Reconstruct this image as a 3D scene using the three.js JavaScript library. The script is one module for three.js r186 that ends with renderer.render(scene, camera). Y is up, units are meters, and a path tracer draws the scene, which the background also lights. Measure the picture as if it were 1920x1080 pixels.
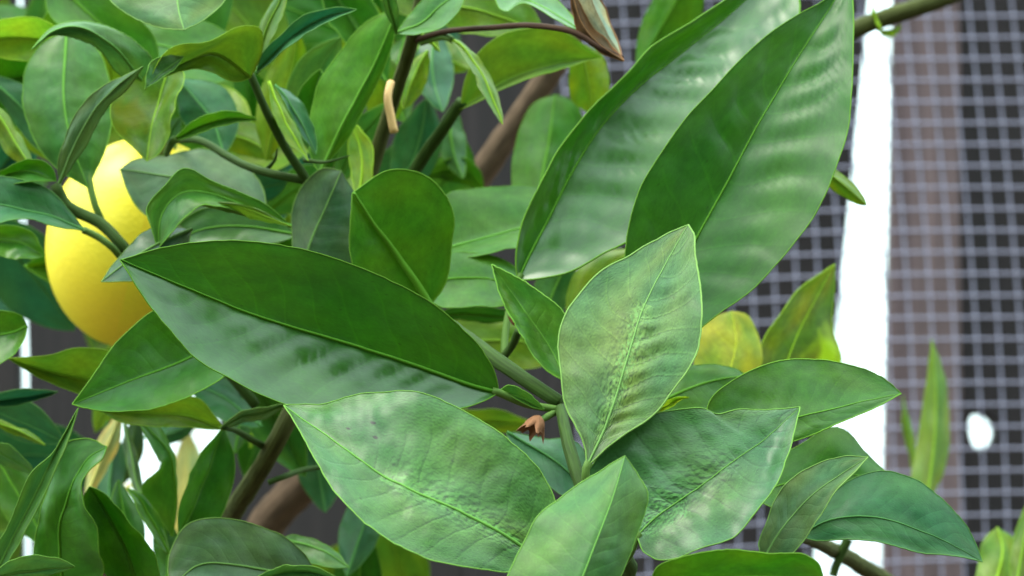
import * as THREE from 'three';
import { mergeGeometries, mergeVertices } from 'three/addons/utils/BufferGeometryUtils.js';
import { ImprovedNoise } from 'three/addons/math/ImprovedNoise.js';

// ------------------------------------------------------------------ camera, sky, sun, exposure
const scene = new THREE.Scene();
const F = 6300, W = 1920, H = 1080;                       // focal length in pixels of the 1920 wide photograph
const camera = new THREE.PerspectiveCamera(2 * Math.atan(H / 2 / F) * 180 / Math.PI, W / H, 0.05, 400);
const CAM = new THREE.Vector3(0, 1.3, 0), PITCH = 6 * Math.PI / 180;
camera.position.copy(CAM);
camera.lookAt(0, CAM.y + Math.sin(PITCH), -Math.cos(PITCH));
camera.focus = 0.91;
camera.userData.fStop = 22;
camera.updateMatrixWorld();
const noise = new ImprovedNoise();
const N3 = (x, y, z) => noise.noise(x, y, z);

const SKY = 0.86;
{
  const w = 256, h = 128, a = new Float32Array(w * h * 4);
  for (let j = 0; j < h; j++) for (let i = 0; i < w; i++) {
    const el = (j + 0.5) / h * Math.PI - Math.PI / 2, az = i / w * Math.PI * 2;
    const x = Math.cos(el) * Math.cos(az), y = Math.sin(el), z = Math.cos(el) * Math.sin(az);
    const cl = 0.5 + 0.5 * N3(x * 2.2 + 7, y * 3.1, z * 2.2) + 0.25 * N3(x * 5, y * 7 + 3, z * 5);
    const k = SKY * (1 + 2.1 * Math.max(0, y)) * (0.88 + 0.24 * cl), o = (j * w + i) * 4;
    a[o] = k * 0.78; a[o + 1] = k * 1.0; a[o + 2] = k * 1.0; a[o + 3] = 1;
  }
  const t = new THREE.DataTexture(a, w, h, THREE.RGBAFormat, THREE.FloatType);
  t.mapping = THREE.EquirectangularReflectionMapping; t.minFilter = t.magFilter = THREE.LinearFilter; t.needsUpdate = true;
  scene.background = t; scene.environment = t;
}
const sun = new THREE.DirectionalLight(new THREE.Color(1.0, 0.95, 0.82), 1.5);
sun.position.set(-2.3, 6.0, -0.35); sun.target.position.set(0, 1.3, -1);
sun.castShadow = true; sun.shadow.radius = 45; sun.shadow.mapSize.set(2048, 2048);
Object.assign(sun.shadow.camera, { left: -4, right: 4, top: 4, bottom: -4, near: 0.5, far: 14 });
scene.add(sun, sun.target);

const renderer = new THREE.WebGLRenderer({ antialias: true });
renderer.toneMapping = THREE.LinearToneMapping;
renderer.toneMappingExposure = 2.5;
renderer.shadowMap.enabled = true;

// ------------------------------------------------------------------ helpers
let seed = 20240611;
const rnd = (a = 0, b = 1) => { seed = (seed * 1664525 + 1013904223) >>> 0; return a + (b - a) * seed / 4294967296; };
const clamp = (x, a = 0, b = 1) => Math.min(b, Math.max(a, x));
const e = camera.matrixWorld.elements;
const RX = new THREE.Vector3(e[0], e[1], e[2]), UY = new THREE.Vector3(e[4], e[5], e[6]), FW = new THREE.Vector3(-e[8], -e[9], -e[10]);
// a point of the garden: column and row of the photograph's survey grid, and its distance from the survey station
const at = (x, y, d) => CAM.clone().addScaledVector(FW, d).addScaledVector(RX, (x - 960) / F * d).addScaledVector(UY, (540 - y) / F * d);
const atZ = (x, y, z) => { const r = at(x, y, 1).sub(CAM); return CAM.clone().addScaledVector(r, (z - CAM.z) / r.z); };
const taken = {};
const numbered = (n) => { const k = taken[n] = (taken[n] ?? -1) + 1; return k ? `${n}_${String(k).padStart(3, '0')}` : n; };
function mesh(name, geo, mat, parent) {
  const m = new THREE.Mesh(geo, mat); m.name = name; m.castShadow = m.receiveShadow = true; parent.add(m); return m;
}
function thing(name, label, category, pos = [0, 0, 0], group) {
  const g = new THREE.Group(); g.name = numbered(name); g.position.set(...pos); g.userData = { label, category };
  if (group) g.userData.group = group; scene.add(g); g.updateMatrixWorld(true); return g;
}
// tapered tube through points, radius function of t
function tube(pts, r0, r1, nu = 24, nv = 8, wob = 0, caps = true) {
  const c = new THREE.CatmullRomCurve3(pts, false, 'centripetal'), fr = c.computeFrenetFrames(nu, false);
  const pos = [], uv = [], idx = [], len = c.getLength();
  for (let i = 0; i <= nu; i++) {
    const t = i / nu, p = c.getPointAt(t);
    for (let j = 0; j <= nv; j++) {
      const a = j / nv * Math.PI * 2, n = fr.normals[i].clone().multiplyScalar(Math.cos(a)).addScaledVector(fr.binormals[i], Math.sin(a));
      let r = typeof r0 === 'function' ? r0(t) : r0 + (r1 - r0) * t;
      if (wob) r *= 1 + wob * N3(p.x * 160 + n.x * 1.3, p.y * 160 + n.y * 1.3, p.z * 160 + n.z * 1.3);
      pos.push(p.x + n.x * r, p.y + n.y * r, p.z + n.z * r); uv.push(j / nv, t * len * 30);
    }
  }
  for (let i = 0; i < nu; i++) for (let j = 0; j < nv; j++) {
    const a = i * (nv + 1) + j, b = a + nv + 1; idx.push(a, a + 1, b, b, a + 1, b + 1);
  }
  if (caps) for (const [row, p] of [[0, c.getPointAt(0)], [nu, c.getPointAt(1)]]) {
    const k = pos.length / 3; pos.push(p.x, p.y, p.z); uv.push(0.5, row ? len * 30 : 0);
    for (let j = 0; j < nv; j++) { const a = row * (nv + 1) + j; row ? idx.push(a, a + 1, k) : idx.push(a + 1, a, k); }
  }
  const g = new THREE.BufferGeometry();
  g.setAttribute('position', new THREE.Float32BufferAttribute(pos, 3)); g.setAttribute('uv', new THREE.Float32BufferAttribute(uv, 2));
  g.setIndex(idx); g.computeVertexNormals(); return g;
}
function tex(w, h, fn, srgb = true) {
  const d = new Uint8Array(w * h * 4);
  for (let j = 0; j < h; j++) for (let i = 0; i < w; i++) {
    const c = fn((i + 0.5) / w, (j + 0.5) / h), o = (j * w + i) * 4;
    d[o] = 255 * clamp(c[0]); d[o + 1] = 255 * clamp(c[1]); d[o + 2] = 255 * clamp(c[2]); d[o + 3] = 255;
  }
  const t = new THREE.DataTexture(d, w, h); t.wrapS = t.wrapT = THREE.RepeatWrapping; t.magFilter = THREE.LinearFilter; t.minFilter = THREE.LinearMipmapLinearFilter;
  t.generateMipmaps = true; if (srgb) t.colorSpace = THREE.SRGBColorSpace; t.needsUpdate = true; return t;
}
const matt = (c, rough, o = {}) => new THREE.MeshPhysicalMaterial({ color: new THREE.Color().setRGB(...c), roughness: rough, specularIntensity: 0.25, ...o });
const std = (c, rough, o = {}) => new THREE.MeshStandardMaterial({ color: new THREE.Color().setRGB(...c), roughness: rough, ...o });

// ------------------------------------------------------------------ ground
{
  const t = tex(512, 512, (u, v) => {
    const k = 0.62 + 0.25 * N3(u * 40, v * 40, 1) + 0.18 * N3(u * 110, v * 110, 4) + 0.12 * N3(u * 9, v * 9, 8);
    return [k, k * 0.88, k * 0.74];
  });
  t.repeat.set(200, 200);
  const g = mesh('ground', new THREE.PlaneGeometry(300, 300), std([0.15, 0.12, 0.085], 0.95, { map: t }), scene);
  g.rotation.x = -Math.PI / 2; g.userData = { kind: 'structure', label: 'bare brown garden soil under the lemon tree', category: 'ground' };
}
// ------------------------------------------------------------------ added unseen wall behind the camera (darkens what faces this way)
{
  const h = thing('added_shade_wall', 'added dark boarded wall out of view, darkening leaves that face it', 'wall', [2.3, 0, 2.6]);
  const m = std([0.05, 0.055, 0.045], 0.8);
  for (let k = 0; k < 25; k++) {
    const b = mesh('weatherboard', new THREE.BoxGeometry(7.4, 0.205, 0.03), m, h);
    b.position.set(0, 0.11 + k * 0.2, 0); b.rotation.x = -0.06;
  }
  const c = mesh('wall_core', new THREE.BoxGeometry(7.4, 5.05, 0.2), m, h); c.position.set(0, 2.52, 0.14);
}
// ------------------------------------------------------------------ fence
const FZ = -1.96, MZ = -1.925;
const woodTex = (s, base) => tex(256, 1024, (u, v) => {
  const warp = N3(u * 3 + s, v * 5, s) * 0.6;
  const g = N3(u * 26 + warp * 4 + s * 3, v * 3.2, s) * 0.5 + N3(u * 70 + s, v * 9, 2) * 0.3 + N3(u * 8, v * 14 + s, 5) * 0.2;
  const st = N3(u * 6 + s * 9, v * 2.2, 3), k = base + 0.26 * g + 0.12 * st;
  return [k, k * 0.93 + 0.012 * st, k * 0.92 - 0.01 * st];
});
const woodBump = tex(256, 512, (u, v) => { const k = 0.5 + 0.3 * N3(u * 30, v * 4, 1) + 0.2 * N3(u * 90, v * 10, 7); return [k, k, k]; }, false);
{
  const fence = thing('wooden_fence', 'dark weathered board fence with bright gaps behind the lemon tree', 'fence', [0, 0, FZ]);
  const wt = [woodTex(1, 0.62), woodTex(5, 0.55), woodTex(9, 0.66)];
  const wm = [[0.040, 0.027, 0.030], [0.046, 0.030, 0.032], [0.036, 0.026, 0.030]].map((c, i) => std(c, 0.85, { map: wt[i], bumpMap: woodBump, bumpScale: 0.0012 }));
  const pale = std([0.36, 0.275, 0.29], 0.85, { map: wt[2], bumpMap: woodBump, bumpScale: 0.0012 });  // pale tone carries the light falling in from the gap
  const T = 0.02;
  // board between two leaning edges, each given by the survey columns where it crosses the top row and the bottom row
  function board(l0, l1, r0, r1, m, o = {}) {
    const line = (a, b) => { const p = atZ(a, 0, FZ), q = atZ(b, H, FZ); return (y) => p.x + (q.x - p.x) * (y - p.y) / (q.y - p.y); };
    const L = line(l0, l1), R = line(r0, r1), y0 = o.y0 ?? 0.02, y1 = o.y1 ?? 2.02 + rnd(-0.03, 0.03);
    const s = new THREE.Shape(), n = 26, ph = rnd(0, 50);
    const wob = (y, k) => 0.0011 * N3(y * 22 + ph, k, 1) + 0.0006 * N3(y * 70 + ph, k, 3);
    for (let i = 0; i <= n; i++) { const y = y0 + (y1 - y0) * i / n; const x = L(y) + wob(y, 1); i ? s.lineTo(x, y) : s.moveTo(x, y + (o.rag ? rnd(-0.01, 0.02) : 0)); }
    for (let i = n; i >= 0; i--) { const y = y0 + (y1 - y0) * i / n; s.lineTo(R(y) + wob(y, 5), y); }
    if (o.rag) for (let k = 6; k > 0; k--) s.lineTo(L(y0) + (R(y0) - L(y0)) * k / 7, y0 + rnd(-0.012, 0.016));
    if (o.hole) {
      const c = atZ(o.hole[0], o.hole[1], FZ), p = new THREE.Path(), q = 3230;
      for (let k = 0; k <= 28; k++) { const a = k / 28 * Math.PI * 2, rr = 1 + 0.06 * Math.sin(a * 3 + 1) + 0.05 * Math.sin(a * 2); const x = c.x + o.hole[2] / q * rr * Math.cos(a) + o.hole[3] * Math.sin(a) / q, y = c.y + o.hole[4] / q * rr * Math.sin(a); k ? p.lineTo(x, y) : p.moveTo(x, y); }
      s.holes.push(p);
    }
    const g = new THREE.ExtrudeGeometry(s, { depth: T, bevelEnabled: true, bevelThickness: 0.0012, bevelSize: 0.0012, bevelSegments: 1, steps: 1 });
    const P = g.attributes.position, U = g.attributes.uv;
    for (let i = 0; i < P.count; i++) U.setXY(i, P.getX(i) * 6.5 + ph, P.getY(i) * 0.9 + ph * 0.37);
    g.translate(0, 0, -T + (o.dz ?? 0));
    const b = mesh('board', g, m, fence);
    if (o.label) b.userData.label = o.label;
    return b;
  }
  const yAt = (py) => atZ(300, py, FZ).y;
  for (let k = 0; k < 5; k++) board(-520 - 470 * k, -500 - 470 * k, -70 - 470 * k, -60 - 470 * k, wm[k % 3]);
  board(-62, -52, 22, 36, wm[1]);
  board(44, 62, 246, 196, wm[0], { y0: yAt(1350), rag: true, label: 'tapering split board beside the short one' });
  board(242, 240, 404, 410, wm[2], { y0: yAt(745), rag: true, label: 'short rotted board with ragged lower end' });
  board(408, 416, 870, 862, wm[1]);
  board(874, 868, 1200, 1180, wm[2]);
  board(1204, 1186, 1626, 1520, wm[0]);
  board(1681, 1661, 1793, 1800, pale, { label: 'pale grey board with light from the bright gap put into its colour', dz: 0.003 });
  board(1796, 1803, 2230, 2240, wm[2], { hole: [1841, 808, 29, -4, 39], label: 'dark board with an oval knot hole' });
  for (let k = 0; k < 5; k++) board(2236 + 470 * k, 2246 + 470 * k, 2690 + 470 * k, 2700 + 470 * k, wm[k % 3]);
  for (const y of [0.3, 1.9]) { const r = mesh('rail', new THREE.BoxGeometry(3.3, 0.07, 0.04), wm[1], fence); r.position.set(0, y, -0.046); }
}
// ------------------------------------------------------------------ welded wire mesh in front of the boards
{
  const g = thing('wire_mesh', 'galvanised square wire mesh fixed over the fence boards', 'wire mesh', [0, 0, MZ]);
  const m = new THREE.MeshStandardMaterial({ color: new THREE.Color().setRGB(0.27, 0.25, 0.345), metalness: 0.2, roughness: 0.5 });
  const pitch = 0.0127, x0 = 0.033, y0 = CAM.y - 0.06, nx = 33, ny = 52;
  const bow = (x, y) => [0.05 * -(y - 1.5) + 0.004 * Math.sin(y * 9 + x * 3), 0.035 * (x - 0.2) + 0.003 * Math.sin(x * 11 + y * 4), 0.006 * Math.sin(x * 7 + 1) * Math.sin(y * 6)];
  const pt = (x, y, dz) => { const b = bow(x, y); return new THREE.Vector3(x + b[0], y + b[1], b[2] + dz); };
  for (let i = 0; i < nx; i++) { const p = []; for (let k = 0; k <= 12; k++) p.push(pt(x0 + i * pitch, y0 + (ny - 1) * pitch * k / 12, 0)); mesh('wire', tube(p, 0.00074, 0.00074, 24, 6), m, g); }
  for (let j = 0; j < ny; j++) { const p = []; for (let k = 0; k <= 10; k++) p.push(pt(x0 + (nx - 1) * pitch * k / 10, y0 + j * pitch, 0.0012)); mesh('wire', tube(p, 0.00074, 0.00074, 20, 6), m, g); }
}
// ------------------------------------------------------------------ leaf textures
const veinN = 11;
const vein = (u, v) => { const a = Math.abs(u), ph = (v - 0.15 * Math.pow(a, 1.15)) * veinN + (u < 0 ? 0.4 : 0) + 0.55 * N3(v * 5, u * 1.3 + 4, 3); const f = ph - Math.floor(ph); return Math.min(f, 1 - f); };
function leafMap(s, o = {}) {
  return tex(256, 512, (x, v) => {
    const u = x * 2 - 1;
    let k = (o.base ?? 0.80) + 0.09 * N3(u * 2.4 + s, v * 5, s) + 0.07 * N3(u * 9, v * 20 + s, 2) + 0.05 * N3(u * 34 + s, v * 70, 5);
    let r = k, g = k, b = k;
    const d = vein(u, v), vl = Math.exp(-d * d * 900) * (o.vein ?? 0.03) * (1 - 0.5 * Math.abs(u));
    r += vl * 1.2; g += vl; b += vl * 0.5;
    const gl = N3(u * 60 + s, v * 130, 9); if (gl > 0.42) { r += 0.05; g += 0.05; }
    const y = N3(u * 1.6 + s * 3, v * 3.4, 11); r += y * 0.22; g += y * 0.05; b -= y * 0.1;
    const sp = N3(u * 24 + s * 7, v * 48, 21); if (sp > 0.6) { const q = (sp - 0.6) * 3; r = r * (1 - q) + 0.5 * q; g = g * (1 - q) + 0.46 * q; b = b * (1 - q) + 0.34 * q; }
    if (o.mine) {                                   // silvery feeding trails beside the midrib
      const lo = o.mine[0], hi = o.mine[1], w = o.mine[2];
      if (v > lo && v < hi) {
        const path = w * (0.5 + 0.5 * N3(v * 22, s, 4)) * Math.sign(Math.sin(v * 31 + s)) + 0.25 * w * N3(v * 60, 3, s);
        const dd = Math.abs(u - path), t2 = Math.exp(-dd * dd * 900 / (0.3 + w * 3)), c2 = Math.exp(-u * u / (w * w * 0.5)) * (0.35 + 0.65 * clamp(1.2 - (v - lo) / (hi - lo)));
        const q = clamp(Math.max(t2 * 0.9, c2 * 0.9) * (0.6 + 1.3 * N3(u * 26, v * 64, 13)));
        r = r * (1 - q) + 1.5 * q; g = g * (1 - q) + 1.32 * q; b = b * (1 - q) + 1.25 * q;
        const dk = clamp((N3(u * 30, v * 70, 31) - 0.25) * 2.4) * Math.exp(-u * u / (w * w * 2)); r *= 1 - 0.5 * dk; g *= 1 - 0.45 * dk; b *= 1 - 0.5 * dk;
      }
    }
    for (const [cu, cv, ru, rv, cr, cg, cb] of o.spots ?? []) {
      const q = clamp(1.6 - 1.6 * Math.hypot((u - cu) / ru, (v - cv) / rv) + 0.9 * N3(u * 5 + s, v * 9, 40));
      r += (cr - r) * q; g += (cg - g) * q; b += (cb - b) * q;
    }
    return [r, g, b];
  });
}
const leafBumpOf = (mine) => tex(256, 512, (x, v) => {
  const u = x * 2 - 1, d = vein(u, v);
  let k = 0.55 - 0.2 * Math.exp(-d * d * 260) * (1 - 0.6 * Math.abs(u)) + 0.10 * N3(u * 46, v * 110, 1) + 0.10 * N3(u * 8, v * 18, 6);
  if (mine && v > mine[0] && v < mine[1]) { const q = Math.exp(-u * u / (mine[2] * mine[2] * 2)); k += 0.45 * q * N3(u * 16, v * 44, 17); }
  return [k, k, k];
}, false);
const LM = { a: leafMap(1), b: leafMap(6), v: leafMap(11, { vein: 0.08 }), m1: leafMap(4, { mine: [0.06, 0.6, 0.13], spots: [[0.3, 0.77, 0.02, 0.009, 0.2, 0.2, 0.2], [0.5, 0.71, 0.024, 0.011, 0.15, 0.15, 0.15], [0.33, 0.68, 0.02, 0.009, 0.2, 0.2, 0.2]] }), s1: leafMap(2, { spots: [[-0.6, 0.58, 0.55, 0.17, 1.0, 0.80, 0.3]] }), s2: leafMap(3, { spots: [[-0.8, 0.4, 0.5, 0.3, 1, 1, 0.7]], vein: 0.06, base: 0.6 }), m2: leafMap(8, { mine: [0.0, 0.66, 0.2], vein: 0.1 }), m3: leafMap(13, { mine: [0.0, 0.3, 0.5] }) };
const LB = leafBumpOf(null), LBm = leafBumpOf([0.02, 0.6, 0.22]);
// blade colours (linear reflectance), share of light let through
const PAL = {
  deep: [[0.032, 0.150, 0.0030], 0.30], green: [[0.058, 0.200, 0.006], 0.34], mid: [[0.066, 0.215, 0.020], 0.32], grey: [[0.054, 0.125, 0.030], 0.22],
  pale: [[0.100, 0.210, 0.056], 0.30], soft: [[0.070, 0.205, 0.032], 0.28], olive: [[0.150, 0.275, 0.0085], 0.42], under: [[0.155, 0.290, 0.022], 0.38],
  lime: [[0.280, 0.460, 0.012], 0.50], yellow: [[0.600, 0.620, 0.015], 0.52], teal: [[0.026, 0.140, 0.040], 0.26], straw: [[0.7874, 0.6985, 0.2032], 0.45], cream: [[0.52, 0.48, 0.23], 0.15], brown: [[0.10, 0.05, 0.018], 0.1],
};
const matCache = {};
function bladeMat(key, map, rough, coat, jit) {
  const id = [key, map, rough, coat, jit].join();
  if (matCache[id]) return matCache[id];
  const [c, tr] = PAL[key], j = [0, 0.12, -0.12, 0.05][jit];
  return matCache[id] = new THREE.MeshPhysicalMaterial({
    color: new THREE.Color().setRGB(c[0] * (1 + j * 1.6), c[1] * (1 + j), c[2] * (1 - j)), roughness: 0.95, transmission: tr, thickness: 0, ior: 1.42, specularIntensity: 0.12,
    clearcoat: Math.min(1, coat * 0.8), clearcoatRoughness: rough, map: LM[map], bumpMap: map[0] === 'm' ? LBm : LB, bumpScale: map[0] === 'm' ? 0.0014 : 0.00035, side: THREE.DoubleSide,
  });
}
const ribMats = {};
const ribMat = (key) => ribMats[key] ??= (() => { const c = PAL[key][0], y = key === 'cream' || key === 'brown' ? [0.2, 0.1, 0.04] : [c[0] * 0.75 + 0.032, c[1] * 0.75 + 0.055, c[2] * 0.75 + 0.006]; return matt(y, 0.6); })();
const edgeMats = {};
const edgeMat = (key) => edgeMats[key] ??= (() => { const c = PAL[key][0], y = key === 'cream' || key === 'brown' ? [0.16, 0.07, 0.025] : [c[0] * 0.7 + 0.06, c[1] * 0.7 + 0.085, c[2] * 0.7 + 0.012]; return matt(y, 0.7); })();
const stemMat = matt([0.070, 0.130, 0.022], 0.6);
const pairs = (a) => { const r = []; for (let i = 0; i < a.length; i += 2) r.push(new THREE.Vector3(a[i], a[i + 1], 0)); return r; };

// ------------------------------------------------------------------ lemon tree
const root = atZ(520, 1080, -1.32);
const tree = thing('lemon_tree', 'leafy lemon tree with glossy green leaves in front of the board fence', 'tree', [root.x, 0, root.z]);
const off = tree.position;
const local = (g) => g.translate(-off.x, -off.y, -off.z);
const taps = [];                                        // where later leaves can be fixed
// leaf: survey outline (tip first) with its distances, folded along its midrib; z = how much nearer (-) or farther (+) each margin lies
function leaf(spine, L, R, d, z, key, o = {}) {
  const nv = o.fine ? 110 : 30, nh = o.fine ? 12 : 6;
  const sc = new THREE.CatmullRomCurve3(pairs(spine), false, 'centripetal');
  const ends = [sc.getPoint(0), sc.getPoint(1)];
  const side = (E, sg) => {
    if (typeof E !== 'number') { const c = new THREE.CatmullRomCurve3([ends[0], ...pairs(E), ends[1]], false, 'centripetal'); c.arcLengthDivisions = 400; return (t) => c.getPointAt(t); }
    const p = o.shape ?? 0.92;
    return (t) => { const s = sc.getPointAt(t), g = sc.getTangentAt(t), w = E * Math.pow(Math.sin(Math.PI * Math.pow(t, p)), 0.78) * (0.80 + 0.2 * Math.min(1, t * 3)); return new THREE.Vector3(s.x + sg * g.y * w, s.y - sg * g.x * w, 0); };
  };
  const SL = side(L, 1), SR = side(R, -1);
  const dd = typeof d === 'number' ? [d, d, d] : d.length === 2 ? [d[0], (d[0] + d[1]) / 2, d[1]] : d;
  const depth = (t) => dd[0] * (1 - t) * (1 - t) + (2 * dd[1] - (dd[0] + dd[2]) / 2) * 2 * t * (1 - t) + dd[2] * t * t;
  const curl = o.curl ?? 0.25, q = o.quilt ?? 0.00025, ph = o.ph ?? rnd(0, 90), wav = o.wave ?? 0.0012;
  const pos = [], uv = [], idx = [], row = nh * 2 + 1;
  for (let i = 0; i <= nv; i++) {
    const t = i / nv, s = sc.getPointAt(t), l = SL(t), r = SR(t), D = depth(t), env = Math.sin(Math.PI * clamp(t, 0.001, 0.999));
    for (let j = -nh; j <= nh; j++) {
      const u = j / nh, a = Math.abs(u), E = u < 0 ? l : r;
      const zz = (u < 0 ? z[0] : z[1]) * Math.pow(env, 0.7) * ((1 - curl) * a + curl * a * a) ;
      const p = at(s.x + (E.x - s.x) * a, s.y + (E.y - s.y) * a, D + zz);
      pos.push(p.x, p.y, p.z); uv.push(u * 0.5 + 0.5, 1 - t);
    }
  }
  for (let i = 0; i < nv; i++) for (let j = 0; j < row - 1; j++) { const a = i * row + j, b = a + row; idx.push(a, b, a + 1, b, b + 1, a + 1); }
  const g = new THREE.BufferGeometry();
  g.setAttribute('position', new THREE.Float32BufferAttribute(pos, 3)); g.setAttribute('uv', new THREE.Float32BufferAttribute(uv, 2)); g.setIndex(idx);
  g.computeVertexNormals();
  const P = g.attributes.position, NN = g.attributes.normal;
  const mid = ((nv >> 1) * row + nh), toCam = CAM.clone().sub(new THREE.Vector3().fromBufferAttribute(P, mid));
  const flip = toCam.dot(new THREE.Vector3().fromBufferAttribute(NN, mid)) < 0 ? -1 : 1;
  // quilting between the side veins, and a slow waviness
  for (let i = 0; i <= nv; i++) for (let j = -nh; j <= nh; j++) {
    const k = i * row + j + nh, t = i / nv, u = j / nh, a = Math.abs(u), n = new THREE.Vector3().fromBufferAttribute(NN, k).multiplyScalar(flip);
    const env = Math.sin(Math.PI * t), vd = vein(u, 1 - t);
    const h = q * (u < 0 ? 1 : 0.4) * ((vd * 4 - 1) * 0.7 - 0.5 * Math.exp(-vd * vd * 260)) * Math.pow(a, 0.7) * Math.pow(1 - a, 1.2) * 2.8 * clamp(0.65 + 1.3 * N3(t * 5 + ph, u * 1.7, 9), 0, 1.6) * env + wav * env * (0.75 * N3(t * 3.2 + ph, u * 1.1, 2) + 0.55 * a * a * N3(t * 8 + ph, u * 2 + ph, 7));
    const bx = P.getX(k) * 95 + ph, by = P.getY(k) * 95, lump = (o.lump ?? 0.0005) * (N3(bx, by, 3) + 0.35 * N3(bx * 2.7, by * 2.7, 8)) * Math.min(1, env * 3);
    const rag = a === 1 ? 0.00022 * N3(t * 40 + ph, u * 3, 5) : 0;
    P.setXYZ(k, P.getX(k) + n.x * (h + lump) + rag, P.getY(k) + n.y * (h + lump) + rag, P.getZ(k) + n.z * (h + lump));
  }
  g.computeVertexNormals();
  const vec = (k) => new THREE.Vector3().fromBufferAttribute(P, k), nor = (k) => new THREE.Vector3().fromBufferAttribute(NN, k).multiplyScalar(flip);
  const rib = [], e1 = [], e2 = [], step = 2;
  for (let i = 0; i <= nv; i += step) { const k = i * row + nh; rib.push(vec(k).addScaledVector(nor(k), (o.rib ?? 0.1) * 0.0004)); }
  for (let i = 0; i <= nv; i += step) { e1.push(vec(i * row)); e2.push(vec(i * row + row - 1)); }
  const m = mesh(o.name ?? 'leaf', local(g), bladeMat(key, o.map ?? (o.fine ? 'v' : rnd() < 0.5 ? 'a' : 'b'), o.rough ?? 0.36, o.coat ?? 0.7, o.jit ?? Math.floor(rnd(0, 4))), tree);
  if (o.label) m.userData.label = o.label;
  const rr = (o.rr ?? 1) * 0.00055, nu = o.fine ? 32 : 14;
  mesh('midrib', local(tube(rib, (t) => rr * (0.35 + 0.75 * t), 0, nu, 6)), ribMat(key), m);
  const er = o.er ?? (o.fine ? 0.00019 : 0.00014);
  if (er) mesh('margin', local(mergeGeometries([tube(e1, er, er, nu * 2, 5, 0, false), tube(e2, er, er, nu * 2, 5, 0, false)])), edgeMat(key), m);
  if (o.pet) { const pp = [rib[rib.length - 2], rib[rib.length - 1]]; for (let i = 0; i < o.pet.length; i += 3) pp.push(at(o.pet[i], o.pet[i + 1], o.pet[i + 2])); mesh('petiole', local(tube(pp, o.pr ?? 0.0011, o.pr ?? 0.0011, 14, 8)), stemMat, m); }
  return m;
}
//---DATA---
// ------ leading leaves, nearest first (tip to base)
const fine = { fine: true };
// A: broad leaf across the middle
leaf([225, 488, 350, 540, 480, 592, 655, 645, 780, 686, 880, 722, 935, 736],
  [262, 545, 310, 612, 372, 675, 440, 716, 530, 757, 640, 782, 760, 786, 860, 768, 915, 748],
  [300, 466, 400, 452, 470, 453, 560, 466, 650, 492, 740, 530, 812, 570, 862, 612, 903, 655, 930, 705],
  [0.915, 0.935, 0.95], [-0.0145, -0.002], 'deep', { fine: true, quilt: 0.00065, lump: 0.0006, rr: 1.1, rough: 0.3, coat: 1.25, pet: [985, 757, 0.953, 1045, 768, 0.955], rib: 1, jit: 0, ph: 3 });
// winged petiole of A
leaf([935, 733, 975, 745, 1020, 768], [955, 742, 990, 760], [955, 722, 985, 735, 1005, 752], 0.951, [-0.001, -0.002], 'mid', { rr: 0.7, wave: 0, name: 'petiole_wing' });
// B: broad leaf below with feeding trails
leaf([532, 760, 600, 808, 680, 865, 755, 912, 880, 967, 975, 1022, 1010, 1048],
  [562, 805, 592, 862, 622, 912, 652, 950, 692, 987, 742, 1021, 800, 1045, 860, 1061, 920, 1071, 970, 1070],
  [565, 757, 610, 756, 680, 738, 750, 733, 802, 741, 860, 765, 920, 800, 970, 840, 1012, 882, 1036, 925, 1045, 965, 1035, 1015],
  [0.905, 0.875, 0.87], [-0.013, 0.010], 'soft', { fine: true, quilt: 0.0004, lump: 0.0009, curl: -0.2, rough: 0.38, coat: 0.75, map: 'm1', rr: 0.9, jit: 0, wave: 0.002, ph: 11 });
// C: pale leaf rising from the bottom edge
leaf([1172, 855, 1150, 930, 1120, 1010, 1085, 1100, 1040, 1200],
  [1120, 885, 1060, 925, 1010, 970, 985, 1010, 965, 1050, 950, 1095, 960, 1150],
  [1196, 890, 1211, 925, 1208, 960, 1196, 1000, 1181, 1040, 1160, 1085, 1120, 1140],
  [0.862, 0.84, 0.83], [0.010, 0.014], 'soft', { fine: true, quilt: 0.0002, curl: 0.3, rough: 0.45, coat: 0.55, jit: 3, pet: [1010, 1290, 0.86, 1000, 1400, 0.9], rr: 0.5 });
// D: upright pale young leaf
leaf([1290, 422, 1250, 490, 1205, 580, 1186, 640, 1168, 700, 1148, 765, 1122, 830, 1100, 875],
  [1302, 440, 1303, 470, 1311, 520, 1316, 590, 1309, 650, 1291, 690, 1261, 730, 1236, 765, 1200, 795, 1155, 825],
  [1240, 445, 1180, 480, 1120, 515, 1080, 560, 1056, 600, 1047, 640, 1052, 700, 1060, 760, 1080, 800, 1096, 835],
  [0.945, 0.905, 0.885], [-0.004, 0.004], 'pale', { fine: true, quilt: 0.0013, lump: 0.0010, rough: 0.45, coat: 0.6, map: 'm2', rr: 0.6, jit: 1, wave: 0.0022, er: 0.00026, pet: [1098, 905, 0.885, 1120, 980, 0.9] });
// E: leaf to its right with nibbled upper margin
leaf([1500, 763, 1440, 818, 1390, 855, 1330, 900, 1270, 940, 1222, 975, 1195, 1005],
  [1440, 768, 1385, 767, 1368, 772, 1340, 778, 1325, 768, 1285, 768, 1230, 776, 1180, 797, 1140, 835, 1112, 870, 1095, 905, 1120, 960],
  [1491, 800, 1476, 850, 1456, 910, 1421, 960, 1371, 1005, 1300, 1035, 1240, 1048, 1205, 1030],
  [0.905, 0.89, 0.88], [0.004, -0.014], 'soft', { fine: true, quilt: 0.0006, lump: 0.0010, rough: 0.38, coat: 0.8, map: 'm3', jit: 2, rr: 0.45, wave: 0.0022, pet: [1180, 1040, 0.88, 1140, 1080, 0.9] });
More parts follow.
